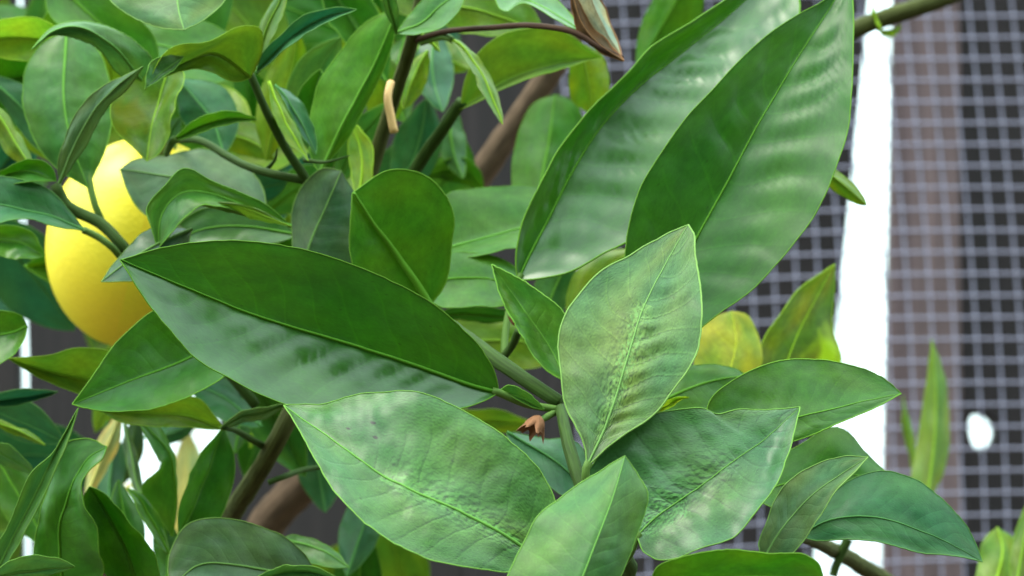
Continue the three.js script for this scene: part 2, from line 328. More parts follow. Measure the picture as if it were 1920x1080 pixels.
// J: leaf along the bottom edge
leaf([1545, 1090, 1450, 1082, 1350, 1085, 1220, 1100], [1537, 1060, 1510, 1041, 1440, 1036, 1340, 1035, 1270, 1046, 1230, 1066], [1500, 1150, 1400, 1170, 1280, 1150], [0.84, 0.85], [-0.004, -0.015], 'green', { fine: true, jit: 1, map: 'a', pet: [1150, 1120, 0.86] });
// G: small pale leaf
leaf([1628, 857, 1560, 900, 1500, 950, 1460, 1000, 1430, 1050], [1580, 857, 1530, 870, 1482, 900, 1452, 938, 1436, 985, 1422, 1020], [1602, 885, 1562, 930, 1532, 975, 1502, 1020, 1470, 1050], [0.915, 0.905, 0.895], [0.004, -0.004], 'pale', { fine: true, jit: 0, map: 'a', rr: 0.5, coat: 0.45, rough: 0.5, pet: [1400, 1090, 0.9] });
// F: leaf pointing right
leaf([1690, 738, 1600, 757, 1480, 785, 1400, 795, 1320, 800], [1650, 705, 1600, 686, 1540, 675, 1470, 675, 1420, 690, 1370, 716, 1332, 750], [1640, 765, 1580, 790, 1510, 820, 1440, 838, 1360, 830], [0.955, 0.935, 0.93], [0.008, -0.003], 'green', { fine: true, jit: 3, rr: 0.5, map: 'b', quilt: 0.0003, coat: 0.7, curl: -0.3, pet: [1250, 830, 0.935] });
// H: dark leaf low on the right
leaf([1842, 1053, 1740, 1000, 1640, 970, 1560, 975, 1495, 1005], [1820, 1000, 1780, 950, 1730, 906, 1680, 886, 1640, 883, 1590, 903, 1540, 945], [1770, 1040, 1700, 1030, 1640, 1016, 1580, 1012, 1530, 1013], [0.94, 0.93, 0.935], [0.010, -0.004], 'teal', { fine: true, map: 'a', quilt: 0.00015, jit: 1, coat: 0.55, rough: 0.42, rr: 0.5, pet: [1470, 1030, 0.94] });
// I
leaf([1690, 915, 1600, 890, 1500, 900, 1400, 930], [1640, 862, 1572, 800, 1500, 835, 1440, 870], [1640, 950, 1560, 960, 1470, 960], [0.99, 0.98], [0.006, -0.008], 'green', { jit: 0, map: 'a', rr: 0.5 });
// K: long leaf upper right
leaf([1600, -60, 1550, 25, 1490, 118, 1415, 245, 1370, 330, 1312, 435, 1262, 530, 1225, 640],
  [1600, 60, 1596, 200, 1586, 260, 1566, 320, 1541, 380, 1501, 440, 1452, 500, 1402, 550, 1352, 585, 1290, 630],
  [1545, 0, 1500, 25, 1440, 65, 1380, 120, 1330, 175, 1290, 217, 1240, 287, 1202, 350, 1180, 420, 1172, 480, 1180, 560, 1200, 615],
  [1.0, 0.975, 0.965], [-0.015, -0.004], 'deep', { fine: true, quilt: 0.0011, wave: 0.0007, rough: 0.4, coat: 0.75, jit: 0, rr: 0.8, pet: [1200, 700, 0.96, 1150, 780, 0.955] });
// L: second long leaf
leaf([1470, -70, 1390, 8, 1290, 90, 1200, 160, 1125, 240, 1072, 325, 1028, 412, 990, 485, 971, 527],
  [1500, 20, 1440, 120, 1370, 220, 1300, 330, 1230, 420, 1165, 460, 1130, 476, 1080, 505, 1030, 520],
  [1400, -30, 1350, 8, 1300, 40, 1222, 88, 1180, 132, 1112, 200, 1062, 262, 1030, 312, 1000, 372, 976, 432, 967, 490],
  [1.04, 1.015, 0.995], [-0.016, -0.006], 'deep', { fine: true, quilt: 0.0010, rough: 0.3, coat: 1.2, jit: 0, rr: 0.8, er: 0.0003, pet: [960, 560, 0.995, 948, 620, 0.99, 945, 668, 0.985] });
// M
leaf([922, 496, 975, 570, 1030, 650, 1065, 720], [935, 545, 960, 600, 990, 650, 1022, 692], [960, 515, 1010, 545, 1052, 577, 1075, 640], [0.97, 0.955], [-0.004, -0.006], 'mid', { fine: true, jit: 1, map: 'b', coat: 0.5, rr: 0.4 });
// n1, n2
leaf([640, 320, 610, 390, 580, 460, 560, 540], [672, 380, 680, 440, 650, 510], [605, 316, 570, 345, 548, 398, 548, 440, 552, 490], [1.03, 1.015], [0.006, 0.004], 'grey', { map: 'a', jit: 0, fine: true, quilt: 0.0001 });
leaf([661, 362, 695, 415, 735, 466, 780, 532, 805, 575], [720, 322, 760, 318, 802, 332, 832, 362, 850, 402, 847, 460, 836, 530], [656, 420, 660, 490, 690, 560, 750, 600], [0.985, 0.995, 1.0], [0.002, -0.006], 'green', { fine: true, jit: 3, map: 'b', rr: 2.2, rib: 2, coat: 0.3, quilt: 0.0002 });
// p1, p2, p3 behind the fork
leaf([1120, 420, 1020, 420, 930, 440, 820, 470], [1050, 360, 1005, 350, 900, 352, 840, 362, 815, 400], [1060, 470, 960, 466, 880, 482], [1.08, 1.06], [0.008, -0.016], 'mid', { map: 'b', jit: 1 });
leaf([1000, 560, 940, 530, 870, 520, 780, 540], [965, 500, 920, 481, 847, 473, 800, 490], [950, 572, 890, 575, 830, 576], [1.05, 1.045], [0.008, -0.012], 'green', { map: 'a', jit: 1 });
leaf([1060, 660, 970, 640, 880, 640, 800, 650], [1010, 610, 930, 592, 850, 588], [1010, 688, 920, 690, 850, 690], [1.14, 1.13], [0.004, -0.004], 'olive', { map: 'a', jit: 1 });
leaf([1000, 590, 930, 592, 860, 588, 800, 600], 14, 14, 1.09, [0.002, -0.006], 'deep', {});
// Q, R, S, T, U, V, W
leaf([1040, 178, 1030, 260, 1015, 340, 1005, 430], [1075, 190, 1095, 240, 1085, 330, 1050, 400], [1000, 195, 972, 250, 962, 320, 970, 390], [1.2, 1.18], [0.006, 0.006], 'green', { map: 'a', jit: 1 });
leaf([1130, 108, 1050, 118, 960, 145, 915, 170, 862, 205], [1105, 92, 1055, 60, 1005, 52, 940, 66, 897, 100, 872, 150], [1090, 118, 1030, 136, 975, 155, 930, 172, 890, 195], [1.09, 1.08], [-0.006, -0.010], 'olive', { jit: 2, map: 'b', rr: 0.6 });
leaf([1108, 215, 1105, 170, 1095, 120, 1085, 80], [1072, 190, 1068, 140, 1070, 105], [1135, 190, 1142, 140, 1125, 100], [1.14, 1.13], [0.004, 0.006], 'olive', { jit: 1 });
leaf([942, 233, 922, 180, 895, 125, 865, 88, 838, 70], 14, 14, [1.03, 1.04, 1.05], [-0.006, 0.004], 'lime', { jit: 2, er: 0, shape: 0.8, pet: [815, 72, 1.055, 790, 80, 1.06] });
leaf([757, 205, 768, 165, 785, 125, 802, 95], 20, 26, 1.085, [0.004, 0.004], 'olive', { jit: 1 });
leaf([825, 97, 815, 85, 800, 72, 785, 62], 9, 10, 1.06, [0.002, 0.002], 'lime', { jit: 2, er: 0 });
leaf([880, -30, 830, 10, 785, 45, 742, 63], [850, -35, 800, -10, 770, 25], [860, 20, 830, 50, 785, 66], [1.03, 1.04], [0.004, -0.010], 'mid', { jit: 0 });
leaf([720, -40, 730, 10, 738, 40, 743, 62], 14, 10, [1.02, 1.04], [-0.004, -0.004], 'soft', { jit: 1 });
leaf([1090, 58, 1040, 25, 990, 0, 920, -40], [1065, 20, 1030, -10, 980, -40], [1060, 48, 1020, 22, 985, 6, 945, 22, 930, 0], [1.03, 1.05], [0.006, -0.010], 'mid', { jit: 3, rough: 0.28, coat: 1 });
leaf([1020, 60, 960, 40, 900, 20, 830, 10], [1000, 20, 930, -20, 860, -20], [980, 66, 900, 66, 840, 50], [1.12, 1.11], [0.004, -0.004], 'olive', { jit: 0 });
// upper middle
leaf([745, 15, 715, 90, 670, 180, 630, 260, 598, 325], [738, 70, 716, 135, 682, 205, 645, 268], [690, 40, 640, 92, 602, 152, 582, 222, 584, 295], [1.05, 1.045, 1.04], [0.002, 0.008], 'green', { jit: 1, map: 'a', fine: true, quilt: 0.0001, coat: 0.2 });
leaf([668, 18, 610, 32, 560, 60, 515, 100, 481, 137], [630, 14, 595, 20, 560, 36, 520, 72, 490, 105], [620, 40, 570, 68, 530, 98, 500, 122], [1.0, 1.01], [-0.004, -0.010], 'teal', { jit: 0, map: 'a', coat: 0.6 });
leaf([540, -40, 520, 10, 500, 60, 477, 128], 17, 15, [1.01, 1.02], [-0.006, 0.004], 'under', { jit: 2 });
leaf([272, 167, 330, 125, 400, 100, 470, 145], [310, 98, 345, 82, 400, 72, 450, 52, 486, 50, 492, 95], [310, 146, 342, 130, 385, 130, 425, 150, 452, 152], [0.985, 1.0, 1.01], [-0.010, -0.004], 'olive', { jit: 2, map: 'b', wave: 0.002, coat: 0.4, label: 'twisted yellow-green leaf showing its underside' });
leaf([272, 166, 300, 138, 345, 106], [280, 120, 312, 104], [300, 150, 330, 126], [0.982, 0.99], [-0.002, -0.001], 'soft', { jit: 3, rr: 0.3 });
leaf([578, 302, 550, 255, 520, 200, 504, 153], 14, 14, [1.02, 1.03], [-0.006, 0.002], 'lime', { jit: 2, er: 0 });
leaf([592, 290, 570, 240, 540, 190, 515, 160], 10, 22, [1.035, 1.04], [-0.002, 0.008], 'teal', { jit: 0 });
leaf([482, 224, 430, 222, 380, 236, 325, 264], 12, 17, [1.02, 1.035], [-0.006, -0.006], 'green', { jit: 1, pet: [318, 275, 1.04, 312, 288, 1.05] });
leaf([275, 302, 285, 240, 300, 180, 320, 120], [245, 270, 213, 240, 206, 205, 225, 165, 270, 130], [300, 290, 318, 240, 332, 190, 345, 140], [1.035, 1.05], [-0.004, -0.008], 'olive', { jit: 2, map: 's1', wave: 0.003, label: 'leaf with a yellowed blotch beside the lemon' });
leaf([268, 125, 215, 165, 160, 235, 112, 342], [190, 163, 148, 205, 122, 260, 108, 310], [240, 165, 210, 192, 166, 265, 135, 312], [0.985, 1.0, 1.02], [0.004, 0.012], 'grey', { jit: 1, map: 'a', fine: true, quilt: 0.0001, rough: 0.5 });
leaf([165, 352, 135, 270, 120, 190, 125, 60], [105, 315, 70, 270, 45, 200, 48, 130, 80, 80], [200, 272, 210, 215, 202, 140, 180, 90], [1.06, 1.065, 1.08], [0.006, 0.006], 'mid', { jit: 0, map: 'a', fine: true, quilt: 0.0001, pet: [175, 375, 1.06, 190, 412, 1.06] });
leaf([60, 92, 100, 58, 150, 52, 210, 85, 265, 150], [100, 66, 145, 70, 188, 96, 225, 140], [98, 50, 150, 39, 202, 50, 252, 80, 285, 115], [1.0, 1.01, 1.03], [0.003, 0.008], 'soft', { jit: 3, map: 'a', fine: true, coat: 0.5 });
leaf([345, 56, 335, 20, 330, -30, 320, -90], [385, 36, 425, -5, 440, -60], [300, 52, 245, 30, 205, -5, 210, -60], [0.985, 1.01], [0.004, 0.006], 'pale', { jit: 3, map: 'b', fine: true, coat: 0.4, quilt: 0.0001 });
leaf([300, 150, 240, 90, 160, 20, 90, -50], [290, 70, 230, 10, 150, -60], [240, 130, 160, 80, 90, 20], [1.1, 1.11], [-0.004, -0.008], 'green', { jit: 1 });
leaf([140, 100, 80, 75, 20, 70, -60, 80], 45, 40, [1.09, 1.08], [-0.006, -0.008], 'lime', { jit: 2, map: 'b' });
leaf([80, 150, 40, 145, 0, 150, -60, 160], 38, 50, [1.1, 1.09], [-0.006, -0.010], 'deep', { jit: 1 });
leaf([130, 320, 80, 250, 30, 190, -30, 140], 30, 40, [1.07, 1.08], [0.006, 0.002], 'teal', { jit: 1 });
leaf([70, 330, 30, 270, 0, 220, -40, 180], 24, 16, [1.05, 1.06], [0.004, 0.004], 'olive', { jit: 1, er: 0 });
leaf([105, 340, 60, 322, 20, 325, -50, 360], [100, 318, 80, 302, 40, 303, -10, 325], [80, 340, 30, 345, -20, 375], [1.03, 1.035], [-0.003, -0.008], 'deep', { jit: 1 });
leaf([-90, 380, 0, 385, 90, 405, 160, 433], [-40, 420, 40, 412, 110, 425], [-30, 330, 30, 336, 95, 358, 130, 395], [1.015, 1.03], [-0.014, 0.004], 'teal', { jit: 1, fine: true, map: 'a', quilt: 0.0001, pet: [185, 445, 1.03, 208, 462, 1.03, 226, 482, 1.035] });
leaf([85, 480, 40, 455, 0, 450, -70, 455], 34, 30, [1.06, 1.07], [-0.006, -0.004], 'green', { jit: 1, wave: 0.003 });
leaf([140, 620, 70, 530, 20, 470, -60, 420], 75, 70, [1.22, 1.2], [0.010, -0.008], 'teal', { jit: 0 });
leaf([-60, 640, -10, 630, 20, 625, 50, 612], [-20, 690, 20, 670, 44, 640], [-30, 590, 10, 583, 40, 592], [1.02, 1.02], [-0.008, -0.002], 'green', { jit: 1 });
// right of the lemon
leaf([225, 318, 310, 330, 400, 350, 500, 400], [245, 370, 272, 402, 340, 430, 420, 430], [250, 301, 320, 290, 376, 279, 432, 295, 490, 345], [1.07, 1.06], [-0.006, 0.012], 'grey', { jit: 3, map: 'a', fine: true, quilt: 0.0001, rough: 0.5 });
leaf([296, 467, 305, 400, 345, 360, 430, 375, 545, 424], [320, 438, 368, 388, 410, 386, 470, 402, 510, 416], [282, 420, 276, 392, 310, 346, 346, 316, 400, 340, 460, 365, 505, 388], [0.995, 1.0, 1.015], [-0.006, -0.002], 'mid', { jit: 1, map: 'a', fine: true, wave: 0.002, quilt: 0.0001 });
leaf([372, 386, 420, 382, 480, 398, 545, 424], [420, 378, 480, 390], [420, 396, 480, 412], 0.996, [0, 0.004], 'olive', { jit: 2, rr: 0.3, er: 0 });
leaf([300, 470, 380, 430, 460, 425, 560, 440], 38, 45, [1.06, 1.05], [0.002, -0.006], 'deep', { jit: 1 });
leaf([190, 528, 240, 490, 300, 455, 360, 430], [225, 528, 280, 520, 340, 490], [215, 490, 240, 462, 290, 425], [0.985, 1.0], [-0.004, 0.006], 'grey', { jit: 2 });
leaf([335, 150, 370, 190, 400, 230, 420, 290], 55, 45, [1.11, 1.1], [0.006, 0.004], 'teal', { jit: 1 });
// lower left
leaf([135, 758, 240, 716, 325, 684, 420, 640, 480, 610], [155, 764, 210, 772, 282, 766, 352, 745, 420, 705, 470, 655], [175, 706, 225, 636, 288, 582, 360, 560, 430, 580], [0.965, 0.985, 1.0], [-0.010, -0.004], 'deep', { fine: true, jit: 1, map: 'a', quilt: 0.0002, rough: 0.42, pet: [510, 600, 1.0] });
leaf([15, 672, 90, 695, 170, 712, 250, 720], [70, 705, 145, 741, 210, 750], [75, 668, 125, 657, 200, 658, 240, 680], [1.03, 1.04], [-0.004, -0.010], 'olive', { jit: 2, map: 'b', rr: 1.2, rib: 2 });
leaf([180, 768, 270, 775, 350, 780, 420, 804], [240, 795, 320, 800, 400, 806], [240, 758, 320, 740, 375, 752], [1.03, 1.04], [-0.003, -0.004], 'olive', { jit: 0 });
leaf([412, 803, 450, 785, 490, 775, 538, 758], 11, 12, 1.02, [-0.003, 0.004], 'grey', { jit: 1 });
leaf([200, 838, 165, 860, 130, 930, 110, 1000, 120, 1100], [192, 858, 168, 882, 156, 925, 180, 1000, 190, 1080], [165, 822, 122, 832, 100, 880, 75, 960, 65, 1050], [0.985, 0.99, 1.0], [-0.010, 0.004], 'deep', { jit: 1, fine: true, map: 'b', wave: 0.003 });
leaf([168, 912, 210, 980, 240, 1040, 260, 1110], [192, 925, 222, 955, 266, 1005, 292, 1045, 300, 1090], [150, 950, 170, 1010, 200, 1080], [0.995, 1.0], [-0.008, -0.004], 'deep', { jit: 1, map: 'a', wave: 0.002 });
leaf([147, 765, 105, 850, 60, 940, 0, 1060, -40, 1140], [100, 842, 55, 892, 15, 985, -40, 1080], [120, 850, 72, 950, 32, 1022, -10, 1100], [0.955, 0.965, 0.975], [-0.002, -0.004], 'soft', { jit: 3, fine: true, map: 'a', quilt: 0 });
leaf([108, 735, 60, 742, 10, 750, -60, 765], 13, 15, 1.05, [-0.004, -0.008], 'teal', { jit: 2 });
leaf([120, 830, 60, 800, 10, 780, -60, 765], 34, 40, [1.09, 1.1], [0.008, -0.008], 'teal', { jit: 3 });
leaf([85, 835, 40, 810, 0, 795, -50, 780], 8, 8, 1.06, [0.002, 0.002], 'olive', {});
leaf([65, 890, 30, 865, -10, 845, -70, 830], 18, 20, 1.04, [0.004, -0.006], 'soft', { jit: 0 });
leaf([90, 1030, 60, 970, 30, 920, -10, 850], 40, 45, [1.09, 1.1], [0.004, 0.004], 'green', { jit: 1 });
leaf([255, 783, 316, 850, 330, 925, 322, 1005], [290, 850, 300, 870, 265, 915, 300, 975], [290, 792, 318, 840, 333, 900, 330, 960], [1.06, 1.07], [-0.004, 0.006], 'green', { jit: 0, map: 'a' });
leaf([232, 785, 246, 850, 258, 910, 290, 985], 10, 9, [1.12, 1.1], [0.004, 0.004], 'grey', { jit: 1 });
leaf([200, 790, 210, 850, 205, 920, 215, 990], 26, 24, [1.2, 1.18], [0.004, 0.004], 'teal', { jit: 1 });
leaf([238, 915, 265, 940, 290, 985, 318, 1040], 14, 16, 1.045, [0.002, -0.004], 'green', { jit: 1 });
leaf([418, 800, 395, 870, 370, 930, 335, 1010], [440, 860, 430, 930, 390, 1000], [378, 850, 350, 910, 335, 960], [1.05, 1.04], [0.002, -0.008], 'deep', { jit: 1 });
leaf([316, 1110, 370, 1060, 440, 1060, 600, 1090], [350, 1120, 450, 1150, 540, 1140], [318, 1040, 350, 985, 402, 972, 462, 980, 530, 1005, 576, 1045], [0.965, 0.975, 0.99], [-0.010, 0.004], 'grey', { jit: 3, fine: true, map: 'a', quilt: 0.0001, coat: 0.8, rough: 0.42 });
leaf([655, 1064, 610, 1035, 570, 1020, 525, 1010], [620, 1066, 580, 1056, 545, 1040], [625, 1030, 590, 1012, 550, 1003], [1.03, 1.04], [-0.004, 0.002], 'soft', { jit: 1 });
leaf([640, 1090, 580, 1072, 530, 1074, 470, 1090], 12, 14, 0.97, [-0.004, -0.004], 'soft', { jit: 0 });
leaf([140, 1062, 100, 1066, 60, 1070, -20, 1085], 14, 30, 0.95, [0.002, -0.006], 'soft', { jit: 0 });
// under the middle
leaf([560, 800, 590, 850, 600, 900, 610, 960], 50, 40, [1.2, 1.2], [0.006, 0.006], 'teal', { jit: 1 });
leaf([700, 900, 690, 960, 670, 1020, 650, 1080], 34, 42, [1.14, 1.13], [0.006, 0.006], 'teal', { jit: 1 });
leaf([1110, 930, 1060, 880, 1010, 845, 950, 810], [1100, 860, 1085, 832, 1010, 820, 970, 812], [1060, 930, 1010, 890, 960, 840], [1.0, 1.0], [0.008, -0.006], 'teal', { jit: 1 });
leaf([1010, 800, 940, 790, 870, 790, 780, 780], 26, 22, 1.15, [0.002, -0.004], 'olive', { jit: 0 });
// right side behind
leaf([1372, 583, 1380, 640, 1370, 690, 1340, 770], [1402, 590, 1423, 630, 1427, 685, 1390, 750], [1345, 590, 1315, 606, 1300, 660, 1310, 720], [1.12, 1.1], [0.004, 0.004], 'yellow', { jit: 2, map: 'v', er: 0, rr: 0.35, label: 'leaf coloured yellow for sunlight through it, behind the darker ones' });  // sunlight through the blade is put into this yellow
leaf([1400, 705, 1330, 715, 1270, 740, 1200, 770], [1380, 692, 1320, 685, 1265, 694, 1220, 730], [1370, 760, 1300, 780, 1240, 790], [1.02, 1.01], [0.006, -0.006], 'green', { jit: 3 });
leaf([1292, 745, 1268, 750, 1245, 762, 1215, 782], 7, 8, 0.945, [0.001, -0.002], 'lime', { jit: 0, er: 0 });
leaf([1565, 495, 1530, 560, 1490, 640, 1450, 760], [1563, 565, 1562, 620, 1576, 680, 1530, 740], [1502, 540, 1461, 595, 1430, 642, 1420, 710], [1.14, 1.12], [0.004, -0.006], 'lime', { jit: 1, map: 's2', coat: 0.7, rr: 0.6 });  // yellow patch in its map stands for sun shining through
leaf([1625, 385, 1585, 350, 1550, 320, 1500, 270], 19, 15, [1.06, 1.05], [0.002, 0.004], 'olive', { jit: 1, shape: 0.75 });
leaf([1747, 635, 1755, 740, 1752, 830, 1735, 960], [1772, 705, 1781, 790, 1773, 880, 1755, 920], [1732, 740, 1716, 850, 1708, 900], [1.36, 1.33], [0.006, 0.004], 'olive', { jit: 1, map: 'a', er: 0 });
leaf([1692, 740, 1702, 800, 1712, 850, 1725, 930], 8, 10, 1.4, [0.004, 0.004], 'under', { er: 0 });
leaf([1870, 988, 1880, 1030, 1870, 1080, 1850, 1150], [1900, 1010, 1912, 1060, 1890, 1120], [1845, 1010, 1832, 1060, 1830, 1110], [1.22, 1.2], [0.002, 0.004], 'lime', { jit: 2, er: 0 });
leaf([1935, 930, 1922, 1000, 1912, 1060, 1900, 1140], 26, 20, [1.2, 1.18], [0.004, 0.002], 'olive', { jit: 1 });
leaf([1195, 130, 1235, 60, 1270, 0, 1300, -90], 40, 55, [1.22, 1.2], [0.006, 0.004], 'green', { jit: 1, coat: 1, rough: 0.25 });
leaf([1440, 40, 1425, 0, 1415, -50, 1400, -100], 28, 25, [1.24, 1.22], [0.004, 0.004], 'green', { jit: 1 });
leaf([1690, 45, 1678, 58, 1660, 62, 1644, 55], 8, 9, 1.27, [0.002, 0.002], 'lime', { jit: 0, er: 0 });
leaf([1636, 8, 1640, 28, 1646, 45, 1652, 55], 6, 6, 1.265, [0.002, 0.002], 'lime', { jit: 0, er: 0 });
leaf([670, 30, 640, 5, 600, -10, 540, -40], 34, 34, 1.3, [0.002, 0.004], 'lime', { jit: 1, er: 0 });
// thick of the crown, upper middle
leaf([560, 60, 545, 140, 520, 210, 500, 300], 40, 45, [1.1, 1.12], [0.004, 0.006], 'olive', { jit: 1 });
leaf([640, 70, 605, 120, 575, 190, 560, 270], 40, 44, [1.09, 1.1], [0.006, -0.004], 'soft', { jit: 1 });
leaf([600, 130, 590, 190, 600, 250, 620, 320], 46, 40, [1.07, 1.075], [-0.006, -0.004], 'deep', { jit: 1 });
leaf([470, 240, 440, 215, 400, 195, 350, 170], 36, 40, [1.14, 1.16], [0.004, 0.004], 'lime', { jit: 1 });
leaf([520, 300, 480, 270, 440, 255, 380, 250], 30, 36, [1.12, 1.13], [0.004, 0.004], 'olive', { jit: 1 });
leaf([735, 190, 700, 230, 660, 280, 630, 350], 34, 30, [1.1, 1.11], [0.004, -0.006], 'mid', { jit: 0 });
leaf([655, 225, 672, 270, 680, 320, 670, 380], 22, 24, [1.09, 1.08], [-0.006, 0.004], 'lime', { jit: 2 });
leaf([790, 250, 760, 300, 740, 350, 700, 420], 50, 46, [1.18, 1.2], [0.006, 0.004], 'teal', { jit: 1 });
leaf([870, 260, 850, 320, 810, 360, 750, 410], 50, 44, [1.2, 1.22], [0.004, -0.008], 'mid', { jit: 1 });
leaf([690, 90, 715, 140, 720, 190, 700, 260], 40, 36, [1.14, 1.16], [0.004, 0.004], 'olive', { jit: 0 });
leaf([830, 210, 815, 160, 810, 110, 820, 50], 32, 40, [1.15, 1.17], [0.004, 0.004], 'teal', { jit: 0 });
leaf([760, 230, 745, 180, 745, 130, 760, 70], 42, 40, [1.17, 1.18], [0.004, 0.004], 'green', { jit: 1 });
leaf([880, 130, 850, 115, 820, 100, 780, 90], 30, 36, [1.19, 1.2], [0.004, 0.004], 'olive', { jit: 0 });
leaf([690, 0, 690, 60, 670, 120, 630, 190], 55, 50, [1.2, 1.22], [0.004, 0.004], 'olive', { jit: 1 });
leaf([540, 340, 500, 350, 450, 345, 390, 330], 36, 40, [1.13, 1.14], [0.006, -0.006], 'teal', { jit: 0 });
leaf([640, 330, 600, 340, 550, 360, 500, 400], 44, 40, [1.16, 1.17], [0.006, -0.006], 'mid', { jit: 0 });
leaf([350, 720, 400, 735, 440, 760, 490, 800], 34, 38, [1.13, 1.12], [0.004, -0.006], 'teal', { jit: 1 });
leaf([482, 735, 476, 770, 474, 800, 470, 840], 14, 13, [1.2, 1.2], [0.003, 0.003], 'lime', { jit: 2, er: 0 });
leaf([420, 690, 440, 730, 450, 780, 440, 850], 30, 34, [1.16, 1.15], [0.004, 0.004], 'deep', { jit: 1 });
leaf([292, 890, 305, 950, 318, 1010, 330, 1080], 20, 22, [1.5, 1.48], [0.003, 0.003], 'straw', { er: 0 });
leaf([800, 185, 792, 240, 775, 300, 740, 370], 44, 46, [1.16, 1.17], [0.006, 0.004], 'teal', { jit: 1 });
leaf([868, 335, 852, 290, 845, 245, 852, 195], 24, 26, [1.19, 1.2], [0.004, 0.004], 'mid', { jit: 2 });
leaf([905, 360, 880, 330, 850, 320, 800, 330], 20, 26, [1.2, 1.2], [0.004, -0.006], 'green', { jit: 1 });
leaf([1190, 470, 1140, 500, 1100, 545, 1070, 620], 30, 36, [1.1, 1.1], [0.004, 0.004], 'olive', { jit: 1 });
leaf([1080, 470, 1050, 520, 1030, 570, 1020, 640], 30, 36, [1.12, 1.12], [0.004, 0.004], 'mid', { jit: 2 });
leaf([222, 900, 232, 960, 245, 1020, 250, 1100], 30, 32, [1.1, 1.09], [0.004, -0.004], 'deep', { jit: 1 });
leaf([255, 770, 250, 820, 235, 870, 200, 930], 24, 20, [1.24, 1.24], [0.004, 0.004], 'grey', { jit: 1 });
leaf([300, 960, 310, 1000, 315, 1050, 310, 1110], 26, 26, [1.12, 1.12], [0.004, 0.004], 'deep', { jit: 1 });
leaf([370, 790, 350, 800, 320, 812, 270, 820], 20, 22, [1.2, 1.22], [0.004, 0.004], 'teal', { jit: 1 });
// backlit yellow ones in the lower left openings
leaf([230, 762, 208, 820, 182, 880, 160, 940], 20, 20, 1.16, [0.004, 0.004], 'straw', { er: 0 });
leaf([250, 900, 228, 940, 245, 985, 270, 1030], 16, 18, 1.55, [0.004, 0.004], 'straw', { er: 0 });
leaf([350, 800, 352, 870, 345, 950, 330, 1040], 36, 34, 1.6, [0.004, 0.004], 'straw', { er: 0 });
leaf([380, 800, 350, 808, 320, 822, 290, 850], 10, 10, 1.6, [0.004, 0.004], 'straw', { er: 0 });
// withered curled leaf at the top
leaf([1165, 106, 1138, 60, 1115, 15, 1095, -50], [1162, 88, 1146, 48, 1128, 5, 1112, -40], [1148, 98, 1112, 62, 1088, 15, 1072, -30], [1.0, 1.005], [0.010, 0.002], 'cream', { er: 0.0004, jit: 2, curl: 0.6, name: 'withered_leaf', label: 'cream withered leaf curled with brown edges', coat: 0, rr: 0.2 });
leaf([1170, 114, 1125, 84, 1092, 45, 1070, -20], 11, 14, [0.997, 1.0], [0.004, 0.005], 'brown', { er: 0.0003, jit: 0, name: 'withered_leaf', label: 'brown rolled edge of the withered leaf', coat: 0.1, rr: 0.3 });

// ------ limbs and twigs
const barkMap = tex(128, 256, (u, v) => { const k = 0.78 + 0.1 * N3(u * 7, v * 6, 1) + 0.16 * N3(u * 22, v * 3, 5); return [k, k * 0.98, k * 0.92]; });
const bark = matt([0.19, 0.125, 0.095], 0.9, { map: barkMap, bumpMap: barkMap, bumpScale: 0.0004 });
const barkGreen = matt([0.085, 0.100, 0.028], 0.75, { map: barkMap, bumpMap: barkMap, bumpScale: 0.0006 });
const twigMat = matt([0.050, 0.105, 0.018], 0.7, { map: barkMap, bumpMap: barkMap, bumpScale: 0.0002 });
const darkTwig = twigMat;
const brownTwig = matt([0.07, 0.035, 0.022], 0.8, { map: barkMap });
const tri = (a) => { const r = []; for (let i = 0; i < a.length; i += 3) r.push(at(a[i], a[i + 1], a[i + 2])); return r; };
const limb = (name, pts, r0, r1, m, nu = 36) => mesh(name, local(tube(pts, r0, r1, nu, 10, 0.12)), m, tree);
limb('trunk', [new THREE.Vector3(root.x, -0.06, root.z), new THREE.Vector3(root.x + 0.02, 0.3, root.z + 0.01), new THREE.Vector3(root.x - 0.02, 0.7, root.z), new THREE.Vector3(root.x, 1.0, root.z + 0.01), at(480, 1250, 1.32)], 0.028, 0.017, bark, 40);
limb('limb', tri([480, 1250, 1.32, 470, 1090, 1.31, 500, 985, 1.3, 600, 870, 1.29, 740, 620, 1.28, 880, 360, 1.27, 1035, 130, 1.26, 1150, -80, 1.25]), 0.0085, 0.0040, bark, 60);
limb('limb', tri([470, 1140, 1.31, 420, 1010, 1.18, 450, 940, 1.09, 500, 860, 1.06, 545, 775, 1.05, 620, 600, 1.08, 690, 340, 1.09, 745, 165, 1.08, 775, 65, 1.06, 800, -60, 1.05]), 0.0046, 0.0020, barkGreen, 60);
limb('limb', tri([480, 1250, 1.32, 250, 1080, 1.4, 60, 880, 1.42, -150, 600, 1.45, -260, 200, 1.45]), 0.012, 0.004, bark, 50);
limb('limb', tri([480, 1250, 1.32, 800, 1150, 1.2, 1050, 1120, 1.0, 1180, 1060, 0.93, 1120, 980, 0.92, 1070, 850, 0.935, 1052, 765, 0.955]), 0.007, 0.0016, twigMat, 50);
limb('twig', tri([760, 570, 1.05, 850, 618, 1.0, 915, 664, 0.975, 985, 712, 0.962, 1050, 755, 0.957]), 0.0029, 0.0021, twigMat);
limb('twig', tri([470, 140, 1.015, 500, 210, 1.02, 540, 285, 1.03, 572, 335, 1.035, 610, 450, 1.05, 640, 560, 1.07]), 0.0012, 0.0019, darkTwig);
limb('twig', tri([325, 262, 1.08, 380, 265, 1.06, 425, 292, 1.05, 470, 314, 1.04, 520, 328, 1.035, 570, 338, 1.035]), 0.0011, 0.0014, darkTwig);
